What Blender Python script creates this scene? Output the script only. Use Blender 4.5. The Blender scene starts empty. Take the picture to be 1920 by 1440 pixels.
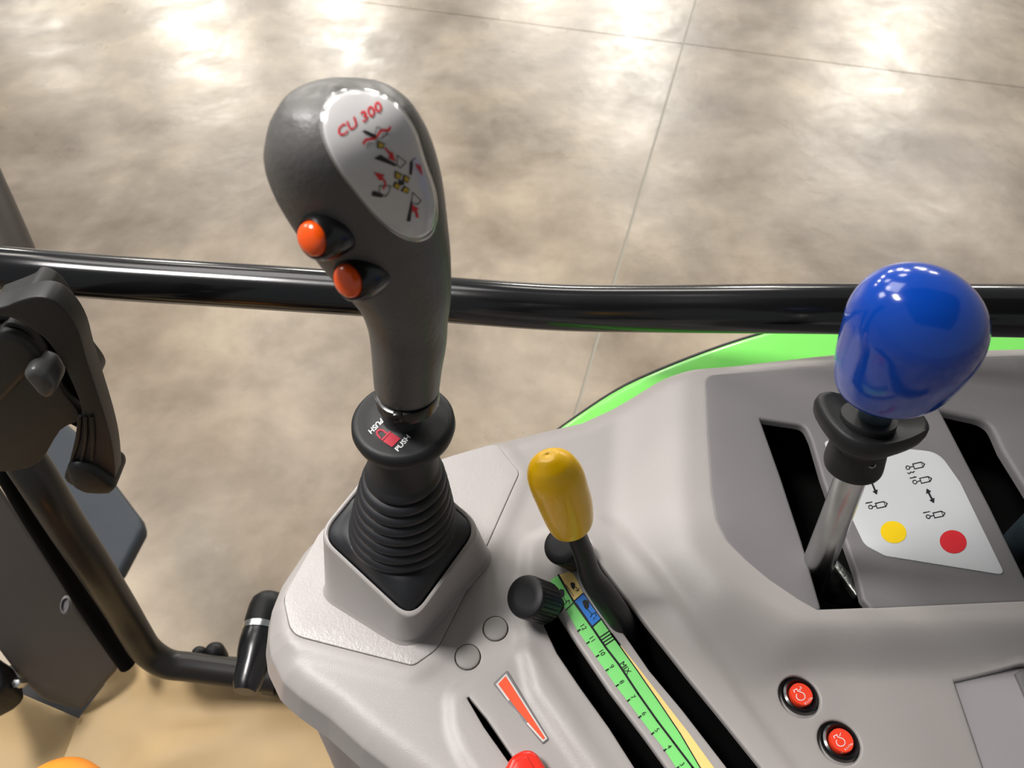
import bpy, bmesh, math, random
import numpy as np
from mathutils import Vector, Matrix, noise
from mathutils.bvhtree import BVHTree
from mathutils.geometry import delaunay_2d_cdt

S = bpy.context.scene
C = S.collection
random.seed(4)

# ------------------------------------------------------------------ camera, world, lights
F_PX = 1400.0                       # focal length for a 1920 px wide frame
TH = math.radians(50)               # camera looks 50 degrees below the horizon
ZC = 1.85                           # height of the console top above the hall floor
CAM = Vector((0, 0, ZC + 0.42))

cd = bpy.data.cameras.new('camera'); cam = bpy.data.objects.new('camera', cd); C.objects.link(cam)
cam.location = CAM; cam.rotation_euler = (math.pi/2 - TH, 0, 0)
cd.sensor_width = 36; cd.lens = F_PX/1920*36
cd.clip_start = 0.01; cd.clip_end = 200
cd.dof.use_dof = True; cd.dof.focus_distance = 0.42; cd.dof.aperture_fstop = 17
S.camera = cam
S.view_settings.view_transform = 'Standard'; S.view_settings.look = 'None'
S.view_settings.gamma = 1; S.view_settings.exposure = 0.0
S.view_settings.use_curve_mapping = False

w = bpy.data.worlds.new('hall'); S.world = w; w.use_nodes = True
wn = w.node_tree.nodes; bg = wn['Background']
bg.inputs[0].default_value = (0.92, 0.97, 1.0, 1); bg.inputs[1].default_value = 0.27

def area(name, loc, target, sx, sy, power, col=(1, .96, .9)):
    l = bpy.data.lights.new(name, 'AREA'); l.shape = 'RECTANGLE'; l.size = sx; l.size_y = sy
    l.energy = power; l.color = col
    o = bpy.data.objects.new(name, l); C.objects.link(o); o.location = loc
    o.rotation_euler = (Vector(target)-Vector(loc)).to_track_quat('-Z', 'Y').to_euler()
    return o

def ray(px, py):
    x = (px-960)/F_PX; y = -(py-720)/F_PX
    return Vector((x, math.cos(TH)+y*math.sin(TH), -math.sin(TH)+y*math.cos(TH)))
def P(px, py, h=0.0):               # on the level plane h above the console top
    d = ray(px, py); return CAM + d*((ZC+h-CAM.z)/d.z)
def PY(px, py, Y):                  # on the upright plane y = Y
    d = ray(px, py); return CAM + d*(Y/d.y)
def PD(px, py, t):
    return CAM + ray(px, py)*t
def PX(v):
    r = v-CAM; t = r.y*math.cos(TH)-r.z*math.sin(TH)
    return (960+F_PX*r.x/t, 720-F_PX*(r.y*math.sin(TH)+r.z*math.cos(TH))/t)

# main soft light of the hall falling in from the left front, above the open cab side
area('hall_key_light', (-1.0, .35, ZC+1.9), (-.05, .2, ZC), .45, .45, 54, (1, .965, .94))
area('hall_front_light', (-.85, 1.35, ZC+2.0), (-.05, .22, ZC), .9, .9, 16, (1, .965, .93))
area('hall_side_light', (-5.0, 2.6, ZC+3.2), (0, .3, ZC), 1.2, 1.2, 60, (1, .97, .94))
# rows of high-bay lamps under the hall roof, 8.5 m up; the polished floor mirrors them
def bay(px, py, power, s=0.7):
    d = ray(px, py); t = -CAM.z/d.z; g = CAM+d*t
    t2 = 8.5/(-d.z); p = Vector((g.x+d.x*t2, g.y+d.y*t2, 8.5))
    area('high_bay_lamp', p, (p.x*.8, p.y*.6, 0), s, s, power, (1, .95, .86))
for px, py, pw in ((370, 60, 900), (645, 40, 900), (1190, 60, 1000), (1640, 170, 650), (1600, 0, 300), (60, 0, 500),
                   (1230, 330, 200), (560, 640, 120), (985, 700, 150), (330, 1040, 120), (1750, 420, 200), (1000, -100, 900)):
    bay(px, py, pw*.62, 1.5)

# ------------------------------------------------------------------ materials
def mat(name, col, rough=.5, metal=0., coat=0., spec=.5, var=0., vscale=60, bump=0., bscale=900, trans=0., ior=1.45, sheen=0.):
    m = bpy.data.materials.new(name); m.use_nodes = True
    nt = m.node_tree; b = nt.nodes['Principled BSDF']
    b.inputs['Base Color'].default_value = (*col, 1); b.inputs['Roughness'].default_value = rough
    b.inputs['Metallic'].default_value = metal; b.inputs['Coat Weight'].default_value = coat
    b.inputs['Coat Roughness'].default_value = .06
    b.inputs['Specular IOR Level'].default_value = spec; b.inputs['IOR'].default_value = ior
    tc = nt.nodes.new('ShaderNodeTexCoord')
    if var:
        n = nt.nodes.new('ShaderNodeTexNoise'); n.inputs['Scale'].default_value = vscale; n.inputs['Detail'].default_value = 5
        nt.links.new(tc.outputs['Object'], n.inputs['Vector'])
        r = nt.nodes.new('ShaderNodeValToRGB')
        r.color_ramp.elements[0].position = .3; r.color_ramp.elements[1].position = .7
        r.color_ramp.elements[0].color = (*[c*(1-var) for c in col], 1)
        r.color_ramp.elements[1].color = (*[min(1, c*(1+var)) for c in col], 1)
        nt.links.new(n.outputs[0], r.inputs[0]); nt.links.new(r.outputs[0], b.inputs['Base Color'])
    if bump:
        n = nt.nodes.new('ShaderNodeTexNoise'); n.inputs['Scale'].default_value = bscale; n.inputs['Detail'].default_value = 3
        nt.links.new(tc.outputs['Object'], n.inputs['Vector'])
        bp = nt.nodes.new('ShaderNodeBump'); bp.inputs['Strength'].default_value = bump; bp.inputs['Distance'].default_value = .0006
        nt.links.new(n.outputs[0], bp.inputs['Height']); nt.links.new(bp.outputs[0], b.inputs['Normal'])
    return m

def srgb(r, g, b):
    f = lambda v: (v/255/12.92) if v/255 <= .04045 else ((v/255+.055)/1.055)**2.4
    return (f(r), f(g), f(b))

M = {}
M['shell'] = mat('console_plastic', (.335, .312, .300), .40, var=.02, vscale=8, bump=.16, bscale=1500)
M['plate'] = mat('plate_plastic', (.39, .365, .355), .34, var=.02, vscale=30, bump=.4, bscale=700)
M['panel'] = mat('dark_grey_plastic', (.165, .155, .158), .5, var=.02, vscale=20, bump=.15, bscale=2200)
M['plug'] = mat('grey_plug_plastic', (.24, .225, .213), .5, bump=.1, bscale=2000)
M['roofm'] = mat('unseen_roof_lining', (.10, .10, .10), .8)
M['tab'] = mat('latch_tab_grey', (.06, .06, .06), .4)
M['post'] = mat('post_brown_grey', (.055, .045, .036), .5)
M['well'] = mat('shade_and_seal_black', (.004, .004, .004), .9, spec=.1)  # black put in for shade inside openings; the door seal is black itself
M['rubber'] = mat('black_rubber', (.011, .0115, .0125), .5, spec=.4, var=.1, vscale=90, bump=.12, bscale=1400)
M['bellows'] = mat('bellows_rubber', (.014, .015, .018), .5, spec=.45, bump=.06, bscale=900)
M['blackp'] = mat('black_plastic', (.007, .007, .008), .45, spec=.4, bump=.08, bscale=1600)
M['blackgloss'] = mat('gloss_black_plastic', (.006, .006, .007), .28, coat=.2)
M['paint'] = mat('black_paint', (.005, .005, .0055), .17, coat=.12, bump=.03, bscale=60)
M['grip'] = mat('grip_grey_soft', (.088, .084, .08), .42, spec=.55, var=.05, vscale=120, bump=.35, bscale=420)
M['yellow'] = mat('yellow_gloss', (1.0, .56, .0), .32, coat=.12)
M['blue'] = mat('blue_gloss', (.002, .055, .40), .16, coat=.35)
M['orange'] = mat('orange_gloss', (.86, .09, .005), .2, coat=.5)
M['red'] = mat('red_gloss', (.70, .025, .012), .25, coat=.3)
M['redcap'] = mat('red_cap', (.85, .055, .02), .4)
M['chrome'] = mat('brushed_steel', (.52, .53, .52), .24, metal=1., var=.1, vscale=40)
M['zinc'] = mat('zinc_casting', (.52, .53, .5), .38, metal=1., bump=.9, bscale=500)
M['steelblue'] = mat('blued_steel', (.10, .14, .17), .38, metal=.7, var=.25, vscale=50)
M['fender'] = mat('green_paint', (.20, .74, .12), .3, coat=.35)
M['latch'] = mat('latch_plastic', (.016, .0155, .0145), .5, bump=.05)
M['frame'] = mat('frame_paint', (.012, .0105, .009), .42, coat=.1)
M['trim'] = mat('door_trim_grey', (.095, .084, .075), .55, var=.05, vscale=8, bump=.2, bscale=700)
M['legp'] = mat('lilac_grey_plastic', (.34, .315, .33), .5, bump=.1)
M['slate'] = mat('slate_step', (.04, .048, .06), .6, var=.06, vscale=20)
M['orangeknob'] = mat('orange_knob', (.92, .30, .03), .42, var=.03, vscale=10)
M['p_white'] = mat('print_white', (.62, .60, .58), .3, coat=.3)
M['p_label'] = mat('label_white', (.58, .565, .56), .22, coat=.8)
M['p_lens'] = mat('label_clear_rim', (.26, .255, .245), .12, coat=1.)
M['p_red'] = mat('print_red', (.62, .02, .03), .35)
M['p_scarlet'] = mat('print_scarlet', (.80, .085, .025), .4)
M['p_black'] = mat('print_black', (.012, .012, .014), .4)
M['p_gold'] = mat('print_gold', (.50, .33, .03), .4)
M['p_green'] = mat('print_green', (.20, .66, .18), .4, var=.03, vscale=15)
M['p_cream'] = mat('print_cream', (.82, .60, .21), .4)
M['p_blue'] = mat('print_blue', (.03, .19, .62), .4)
M['p_plate'] = mat('plate_silver_white', (.55, .565, .575), .42)
M['p_dot_y'] = mat('dot_yellow', (.85, .58, .005), .4)
M['p_dot_r'] = mat('dot_red', (.62, .022, .03), .4)
M['p_padlock'] = mat('print_crimson', (.40, .015, .035), .5)
M['p_text'] = mat('print_light', (.72, .74, .74), .5)

# ------------------------------------------------------------------ mesh helpers
GEO = {}                            # name -> (verts, faces) in world space, for ray casts
def link(name, verts, faces, m, parent=None, smooth=True, angle=40, store=None):
    verts = [Vector(v) for v in verts]
    if store: GEO[store] = BVHTree.FromPolygons([tuple(v) for v in verts], [tuple(f) for f in faces])
    off = Vector((0, 0, 0)); p = parent
    while p is not None: off += p.location; p = p.parent
    me = bpy.data.meshes.new(name)
    me.from_pydata([tuple(v-off) for v in verts], [], [tuple(f) for f in faces]); me.update()
    bm = bmesh.new(); bm.from_mesh(me)
    bmesh.ops.recalc_face_normals(bm, faces=bm.faces[:]) if store is None else None
    bm.to_mesh(me); bm.free()
    if smooth:
        me.polygons.foreach_set('use_smooth', [True]*len(me.polygons))
        if angle: me.set_sharp_from_angle(angle=math.radians(angle))
    me.materials.append(M[m]); me.update()
    o = bpy.data.objects.new(name, me); C.objects.link(o); o.parent = parent
    return o
def tag(o, label=None, cat=None, group=None, kind=None):
    for k, v in (('label', label), ('category', cat), ('group', group), ('kind', kind)):
        if v: o[k] = v
    return o
def thing(name, label, cat, loc, group=None):
    o = bpy.data.objects.new(name, None); C.objects.link(o); o.location = loc
    o.empty_display_size = .02
    return tag(o, label, cat, group)

def rpoly(pts, r, n=6):             # rounded corners; pts (x, y) or (x, y, r)
    out = []; N = len(pts)
    for i in range(N):
        p = Vector(pts[i][:2]); a = Vector(pts[i-1][:2]); b = Vector(pts[(i+1) % N][:2])
        rr = pts[i][2] if len(pts[i]) > 2 else r
        u = (a-p); v = (b-p); lu, lv = u.length, v.length; u.normalize(); v.normalize()
        c = max(-1, min(1, u.dot(v))); half = math.acos(c)/2
        if rr <= 0 or half > 1.55:
            out += [tuple(p)]*1 if rr <= 0 else [tuple(p)]
            continue
        t = min(rr/math.tan(half), .48*lu, .48*lv)
        A = p+u*t; B = p+v*t
        for k in range(n+1):
            s = k/n
            q = A*(1-s)**2 + p*(2*s*(1-s)) + B*s*s
            out.append((q.x, q.y))
    return out
def rpolyN(pts, r, n=6):            # same, always n+1 points per corner
    out = []; N = len(pts)
    for i in range(N):
        p = Vector(pts[i][:2]); a = Vector(pts[i-1][:2]); b = Vector(pts[(i+1) % N][:2])
        u = (a-p); v = (b-p); lu, lv = u.length, v.length; u.normalize(); v.normalize()
        t = min(r, .48*lu, .48*lv); A = p+u*t; B = p+v*t
        for k in range(n+1):
            s = k/n; q = A*(1-s)**2 + p*(2*s*(1-s)) + B*s*s; out.append((q.x, q.y))
    return out
def area2(l):
    return sum(l[i-1][0]*l[i][1]-l[i][0]*l[i-1][1] for i in range(len(l)))
def ccw(l): return list(l) if area2(l) > 0 else list(l)[::-1]
def densify(l, step):
    out = []
    for i in range(len(l)):
        a = l[i]; b = l[(i+1) % len(l)]; d = math.hypot(b[0]-a[0], b[1]-a[1]); k = max(1, int(d/step))
        for j in range(k): out.append((a[0]+(b[0]-a[0])*j/k, a[1]+(b[1]-a[1])*j/k))
    return out
def inside(pts, loop):
    x = pts[:, 0]; y = pts[:, 1]; r = np.zeros(len(pts), bool); L = np.array(loop)
    for i in range(len(L)):
        x1, y1 = L[i-1]; x2, y2 = L[i]
        if y1 == y2: continue
        c = ((y1 > y) != (y2 > y)) & (x < (x2-x1)*(y-y1)/(y2-y1)+x1)
        r ^= c
    return r
def dist(pts, loop, closed=True):
    d = np.full(len(pts), 1e9); L = np.array(loop)
    for i in range(0 if closed else 1, len(L)):
        a = L[i-1]; b = L[i]; ab = b-a; n = ab@ab
        t = np.clip(((pts-a)@ab)/n, 0, 1) if n > 0 else np.zeros(len(pts))
        q = a+t[:, None]*ab; d = np.minimum(d, np.hypot(*(pts-q).T))
    return d
def sdist(pts, loop):               # positive outside
    d = dist(pts, loop); return np.where(inside(pts, loop), -d, d)
def sstep(v): v = np.clip(v, 0, 1); return v*v*(3-2*v)

def fill(outer, holes, grid, extra=None):
    loops = [outer]+holes
    V = []; E = []
    for l in loops:
        s = len(V); V += [tuple(p) for p in l]
        E += [(s+i, s+(i+1) % len(l)) for i in range(len(l))]
    L = np.array(outer); lo = L.min(0); hi = L.max(0)
    if grid:
        gx = np.arange(lo[0]+grid/2, hi[0], grid); gy = np.arange(lo[1]+grid/2, hi[1], grid*.87)
        X, Y = np.meshgrid(gx, gy); X = X+(np.arange(len(gy)) % 2)[:, None]*grid/2
        G = np.stack([X.ravel(), Y.ravel()], 1)
        if extra is not None and len(extra): G = np.concatenate([G, extra])
        k = inside(G, outer)
        k &= dist(G, outer) > grid*.3
        for h in holes:
            k &= ~inside(G, h); k &= dist(G, h) > grid*.3
        V += [tuple(p) for p in G[k]]
    v2, e2, f2, ov, oe, of = delaunay_2d_cdt([Vector(v) for v in V], E, [], 0, 1e-9 if grid and grid < 1 else 1e-6)
    A = np.array([tuple(v) for v in v2]); T = np.array([f for f in f2 if len(f) == 3])
    cen = A[T].mean(1); k = inside(cen, outer)
    for h in holes: k &= ~inside(cen, h)
    return A, T[k]

def offset(loop, d):                # loop ccw; d > 0 grows
    N = len(loop); out = []
    for i in range(N):
        p = np.array(loop[i]); a = np.array(loop[i-1]); b = np.array(loop[(i+1) % N])
        e1 = p-a; e2 = b-p; e1 = e1/(np.linalg.norm(e1)+1e-12); e2 = e2/(np.linalg.norm(e2)+1e-12)
        n1 = np.array([e1[1], -e1[0]]); n2 = np.array([e2[1], -e2[0]]); n = n1+n2
        n = n/max(.5, (1+n1@n2))
        out.append(tuple(p+n*d))
    return out

def sheet(name, outer, holes, zf, m, parent=None, r=.001, depth=.004, grid=.004, store=None, extra=None, rh=None, dh=None, flare=0., a0=0.):
    outer = ccw(outer); holes = [ccw(h) for h in holes]
    A, T = fill(outer, holes, grid, extra)
    z = zf(A)
    V = [(a[0], a[1], ZC+zz) for a, zz in zip(A, z)]; Fc = []
    for t in T:
        a, b, c = A[t]
        s = (b[0]-a[0])*(c[1]-a[1])-(b[1]-a[1])*(c[0]-a[0])
        Fc.append(tuple(t) if s > 0 else (t[0], t[2], t[1]))
    def skirt(loop, sg, r, depth, fl=0., a0=0.):
        z0 = zf(np.array(loop)); prev = None; n = len(loop)
        prof = [(r*(math.sin(a)-math.sin(a0)), r*(math.cos(a0)-math.cos(a))) for a in [a0+(math.pi/2-.15*(fl > 0)-a0)*k/4 for k in range(5)]]+[(r+fl, depth)]
        if r <= 0: prof = [(0, 0), (fl, depth)]
        for dx, dz in prof:
            l2 = offset(loop, sg*dx); s = len(V)
            V.extend((q[0], q[1], ZC+zz-dz) for q, zz in zip(l2, z0))
            if prev is not None:
                for i in range(n):
                    j = (i+1) % n
                    Fc.append((prev+i, s+i, s+j, prev+j) if sg > 0 else (prev+j, s+j, s+i, prev+i))
            prev = s
    skirt(outer, 1, r, depth, flare, a0)
    for k, h in enumerate(holes):
        skirt(h, -1, (rh[k] if rh else r), (dh[k] if dh else depth))
    bm = bmesh.new(); bv = [bm.verts.new(v) for v in V]
    for f in Fc:
        try: bm.faces.new([bv[i] for i in f])
        except ValueError: pass
    bmesh.ops.remove_doubles(bm, verts=bm.verts[:], dist=1e-6)
    bm.verts.index_update()
    V2 = [v.co.copy() for v in bm.verts]; F2 = [[v.index for v in f.verts] for f in bm.faces]; bm.free()
    return link(name, V2, F2, m, parent, store=store or '_', angle=50)

def well(name, loop, top, bot, parent, grow=.0015):    # open box under an opening, black to stand for inner shade
    l = offset(ccw(loop), grow); n = len(l)
    V = [(p[0], p[1], ZC+top) for p in l]+[(p[0], p[1], ZC+bot) for p in l]
    Fc = [(j, i, n+i, n+j) for i in range(n) for j in [(i+1) % n]]+[tuple(range(n, 2*n))]
    return link(name, V, Fc, 'well', parent, smooth=False)

def frame(axis):
    a = Vector(axis).normalized(); r = Vector((1, 0, 0)) if abs(a.x) < .8 else Vector((0, 1, 0))
    u = (r-a*r.dot(a)).normalized(); return u, a.cross(u), a
def lathe(name, prof, cen, axis, m, parent=None, n=48, rad=None, store=None, angle=45, sc=(1, 1)):
    u, v, a = frame(axis); cen = Vector(cen); V = []; Fc = []
    for r, z in prof:
        for k in range(n):
            t = 2*math.pi*k/n; q = r*(rad(t, r, z) if rad else 1)
            V.append(cen+a*z+u*(q*math.cos(t)*sc[0])+v*(q*math.sin(t)*sc[1]))
    for i in range(len(prof)-1):
        for k in range(n):
            j = (k+1) % n; Fc.append((i*n+k, i*n+j, (i+1)*n+j, (i+1)*n+k))
    Fc.append(tuple(range(n))[::-1]); Fc.append(tuple((len(prof)-1)*n+k for k in range(n)))
    return link(name, V, Fc, m, parent, store=store, angle=angle)
def catmull(pts, k=6):
    out = []; n = len(pts)
    for i in range(n-1):
        p0 = pts[max(0, i-1)]; p1 = pts[i]; p2 = pts[i+1]; p3 = pts[min(n-1, i+2)]
        for j in range(k):
            t = j/k
            out.append(tuple(.5*((2*b)+(-a+c)*t+(2*a-5*b+4*c-d)*t*t+(-a+3*b-3*c+d)*t**3) for a, b, c, d in zip(p0, p1, p2, p3)))
    out.append(tuple(pts[-1])); return out
def tube(name, pts, m, parent=None, n=28, k=6, flat=1., up=None, cap=True, store=None):
    # pts: (x, y, z, r); smooth swept tube
    q = catmull([tuple(p) for p in pts], k); V = []; Fc = []; N = len(q)
    u = None
    for i in range(N):
        p = Vector(q[i][:3]); a = Vector(q[max(0, i-1)][:3]); b = Vector(q[min(N-1, i+1)][:3]); t = (b-a).normalized()
        if u is None: u = Vector(up) if up else frame(t)[0]
        u = (u-t*u.dot(t)).normalized(); v = t.cross(u)
        for j in range(n):
            an = 2*math.pi*j/n; V.append(p+(u*math.cos(an)*flat+v*math.sin(an))*q[i][3])
    for i in range(N-1):
        for j in range(n):
            l = (j+1) % n; Fc.append((i*n+j, i*n+l, (i+1)*n+l, (i+1)*n+j))
    if cap:
        Fc.append(tuple(range(n))[::-1]); Fc.append(tuple((N-1)*n+j for j in range(n)))
    return link(name, V, Fc, m, parent, store=store)
def solid(name, loop3, ext, m, parent=None, bevel=.004, seg=3):
    ext = Vector(ext); n = len(loop3); A = [Vector(p) for p in loop3]
    V = A+[p+ext for p in A]
    Fc = [tuple(range(n)), tuple(range(2*n-1, n-1, -1))]+[(i, i+n, (i+1) % n+n, (i+1) % n) for i in range(n)]
    o = link(name, V, Fc, m, parent, angle=0)
    bm = bmesh.new(); bm.from_mesh(o.data)
    bmesh.ops.recalc_face_normals(bm, faces=bm.faces[:])
    if bevel:
        ed = [e for e in bm.edges if len(e.link_faces) == 2 and e.calc_face_angle(0) > .35]
        bmesh.ops.bevel(bm, geom=ed, offset=bevel, segments=seg, profile=.5, affect='EDGES', clamp_overlap=True)
    bm.to_mesh(o.data); bm.free()
    o.data.polygons.foreach_set('use_smooth', [True]*len(o.data.polygons)); o.data.set_sharp_from_angle(angle=math.radians(35))
    return o

# ------------------------------------------------------------------ thin prints laid onto surfaces
def cast(px, py, surf, off):
    d = ray(px, py).normalized(); h = GEO[surf].ray_cast(CAM, d, 5)
    if h[0] is None: return None
    n = h[1] if h[1].dot(d) < 0 else -h[1]
    return h[0]+n*off
def printed(name, polys, surf, off, m, parent, grid=14, tris=None):
    V = []; Fc = []
    for pl in polys or []:
        A, T = fill(ccw(pl), [], grid)
        pts = [cast(a[0], a[1], surf, off) for a in A]
        s = len(V); V += [p or Vector((0, 0, 0)) for p in pts]
        Fc += [tuple(int(i)+s for i in t) for t in T if all(pts[i] is not None for i in t)]
    for tv, tf in tris or []:
        pts = [cast(a[0], a[1], surf, off) for a in tv]
        s = len(V); V += [p or Vector((0, 0, 0)) for p in pts]
        Fc += [tuple(i+s for i in t) for t in tf if all(pts[i] is not None for i in t)]
    used = sorted({i for f in Fc for i in f}); mp = {a: b for b, a in enumerate(used)}
    o = link(name, [V[i] for i in used], [tuple(mp[i] for i in f) for f in Fc], m, parent, angle=0)
    return o
def stroke(pts, wd, closed=False):  # polyline -> quads in px
    out = []; q = pts+[pts[0]] if closed else pts
    for a, b in zip(q[:-1], q[1:]):
        dx, dy = b[0]-a[0], b[1]-a[1]; l = math.hypot(dx, dy) or 1; dx /= l; dy /= l; e = wd*.35; h = wd/2
        out.append([(a[0]-dx*e-dy*h, a[1]-dy*e+dx*h), (b[0]+dx*e-dy*h, b[1]+dy*e+dx*h), (b[0]+dx*e+dy*h, b[1]+dy*e-dx*h), (a[0]-dx*e+dy*h, a[1]-dy*e-dx*h)])
    return out
def circ(cx, cy, r, ry=None, rot=0, n=16):
    ry = ry or r; c, s = math.cos(rot), math.sin(rot)
    return [(cx+r*math.cos(t)*c-ry*math.sin(t)*s, cy+r*math.cos(t)*s+ry*math.sin(t)*c) for t in [2*math.pi*k/n for k in range(n)]]
def text(s, o, u, v, bold=0.):      # o: px of the baseline start, u: px per em along, v: px per em up
    cu = bpy.data.curves.new('t', 'FONT'); cu.body = s; cu.size = 1; cu.offset = bold; cu.resolution_u = 3
    ob = bpy.data.objects.new('t', cu); me = ob.to_mesh()
    me.calc_loop_triangles()
    tv = [(o[0]+p.co.x*u[0]+p.co.y*v[0], o[1]+p.co.x*u[1]+p.co.y*v[1]) for p in me.vertices]
    tf = [tuple(t.vertices) for t in me.loop_triangles]
    ob.to_mesh_clear(); bpy.data.objects.remove(ob); bpy.data.curves.remove(cu)
    return (tv, tf)
def glyphs(parts, o, u, v):         # parts in local (x, y) units mapped to px
    return [[(o[0]+x*u[0]+y*v[0], o[1]+x*u[1]+y*v[1]) for x, y in pl] for pl in parts]

# ================================================================== THE HALL FLOOR
def concrete():
    m = bpy.data.materials.new('polished_concrete'); m.use_nodes = True; nt = m.node_tree; b = nt.nodes['Principled BSDF']
    tc = nt.nodes.new('ShaderNodeTexCoord')
    def nz(sc, det, rough=.6, dist=0.):
        n = nt.nodes.new('ShaderNodeTexNoise'); n.inputs['Scale'].default_value = sc; n.inputs['Detail'].default_value = det
        n.inputs['Roughness'].default_value = rough; n.inputs['Distortion'].default_value = dist
        nt.links.new(tc.outputs['Object'], n.inputs['Vector']); return n
    a = nz(1.5, 10, .6, .15); r = nt.nodes.new('ShaderNodeValToRGB'); e = r.color_ramp.elements
    e[0].position = .34; e[0].color = (.30, .235, .17, 1); e[1].position = .66; e[1].color = (.72, .61, .47, 1)
    x = r.color_ramp.elements.new(.5); x.color = (.48, .395, .30, 1)
    nt.links.new(a.outputs[0], r.inputs[0])
    c = nz(.5, 5, .55, .2); r2 = nt.nodes.new('ShaderNodeValToRGB'); e = r2.color_ramp.elements
    e[0].position = .4; e[0].color = (.76, .73, .74, 1); e[1].position = .62; e[1].color = (1.12, 1.06, .96, 1)
    nt.links.new(c.outputs[0], r2.inputs[0])
    mx = nt.nodes.new('ShaderNodeMixRGB'); mx.blend_type = 'MULTIPLY'; mx.inputs[0].default_value = 1
    nt.links.new(r.outputs[0], mx.inputs[1]); nt.links.new(r2.outputs[0], mx.inputs[2])
    nt.links.new(mx.outputs[0], b.inputs['Base Color'])
    rr = nt.nodes.new('ShaderNodeMapRange'); rr.inputs[1].default_value = .3; rr.inputs[2].default_value = .7
    rr.inputs[3].default_value = .25; rr.inputs[4].default_value = .40
    n3 = nz(3.5, 6, .65, .4); nt.links.new(n3.outputs[0], rr.inputs[0]); nt.links.new(rr.outputs[0], b.inputs['Roughness'])
    bp = nt.nodes.new('ShaderNodeBump'); bp.inputs['Strength'].default_value = .07; bp.inputs['Distance'].default_value = .02
    n4 = nz(9, 5, .6); nt.links.new(n4.outputs[0], bp.inputs['Height']); nt.links.new(bp.outputs[0], b.inputs['Normal'])
    b.inputs['Specular IOR Level'].default_value = .75
    return m
M['concrete'] = concrete()
M['joint'] = mat('joint_filler', (.50, .46, .38), .5)
g0 = P(1305, 0, -ZC); g1 = P(1075, 790, -ZC); jd = (g0-g1).normalized(); jn = Vector((jd.y, -jd.x, 0))
def slab(name, pts, m='concrete', top=0., th=.02, parent=None):
    V = [(p[0], p[1], top) for p in pts]+[(p[0], p[1], top-th) for p in pts]; n = len(pts)
    return link(name, V, [tuple(range(n)), tuple(range(2*n-1, n-1, -1))]+[(i, i+n, (i+1) % n+n, (i+1) % n) for i in range(n)], m, parent, smooth=False)
fl = slab('floor', [(-16, -6), (16, -6), (16, 34), (-16, 34)], 'joint', -.003, .05); tag(fl, kind='structure')
gw = .006
def side(sg, a, b, far):
    p = g1+jd*a+jn*gw*sg; q = g1+jd*b+jn*gw*sg
    return [p, q, q+jn*sg*far, p+jn*sg*far]
h1 = P(880, 30, -ZC); cut = (h1-g1).dot(jd)
for sg in (-1, 1):
    for a, b in ((-8, cut-.004), (cut+.004, 30)):
        slab('concrete_slab', side(sg, a, b, 14), parent=fl)

# unseen cab roof, added above the picture to shade the console from overhead
rf = slab('unseen_cab_roof', [(-.36, -1.3), (1.3, -1.3), (1.3, .42), (-.36, .42)], 'roofm', ZC+1.05, .05); tag(rf, kind='structure')
# ================================================================== CONSOLE
con = thing('control_console', 'moulded grey plastic control console with lever slots, filling the lower right', 'control console', (0.1, .2, ZC))
def W(pts, h): return [(P(p[0], p[1], h).x, P(p[0], p[1], h).y, *p[2:]) for p in pts]
HP = .020
out_px = [(700, 912, 0), (620, 978, 0), (570, 1030, 0), (528, 1092, 0), (508, 1140, 0), (502, 1190, 0), (506, 1222, 0), (528, 1268, 0), (560, 1296, 0), (617, 1336, 0),
          (681, 1393, 0), (739, 1437, 0), (860, 1530, 0), (1000, 1640, 0), (2350, 1640, 0)]
out_bk = [(2350, 640, HP), (1920, 644, HP), (1600, 652, HP), (1420, 668, HP), (1310, 680, .019), (1240, 708, .011), (1170, 744, .004), (1095, 784, 0), (1000, 806, 0), (900, 832, 0), (810, 860, 0)]
OUT = [tuple(P(a, b, h)[:2]) for a, b, h in out_px+out_bk]
OUT = ccw(densify(rpoly(OUT, .01, 4), .004))
PLAT = ccw(rpoly(W([(1292, 700), (1600, 655), (2400, 640), (2400, 1140), (1640, 1163), (1500, 1160), (1375, 1085), (1312, 1000), (1296, 930)], HP), .02))
BLOCK = ccw(rpoly(W([(990, 1015), (1110, 965), (1165, 1005), (1480, 1440), (1560, 1560), (1240, 1640), (1000, 1300), (975, 1180)], 0), .01))
SLID = ccw(rpoly(W([(842, 1300), (985, 1205), (1220, 1560), (960, 1560), (862, 1410), (845, 1365)], 0), .008))
plate_px = [(690, 912, .01), (850, 855, .004), (930, 833, .006), (972, 886, .006), (880, 1092, .01), (818, 1215, .014), (775, 1246, .006), (640, 1212, .01), (548, 1188, .014), (533, 1120, .014), (600, 1000, .02)]
PLATE = ccw(rpoly(W(plate_px, .002), .008, 5))
PRIM = offset(densify(PLATE, .004), .007)
def zf(A):
    A = np.asarray(A)[:, :2]
    wd = .026+.026*sstep((.165-A[:, 0])/.05)
    z = HP*(1-sstep(sdist(A, PLAT)/wd))
    z += .0035*(1-sstep((sdist(A, BLOCK)+.004)/.010))*(z < HP*.5)
    z += .0018*(1-sstep((sdist(A, SLID)+.002)/.005))
    z += .0016*(1-sstep((sdist(A, PRIM)+.003)/.009))
    d = dist(A, OUT); R = .014; t = np.clip((R-d)/R, 0, 1)
    return z-.006*t*t
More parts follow.
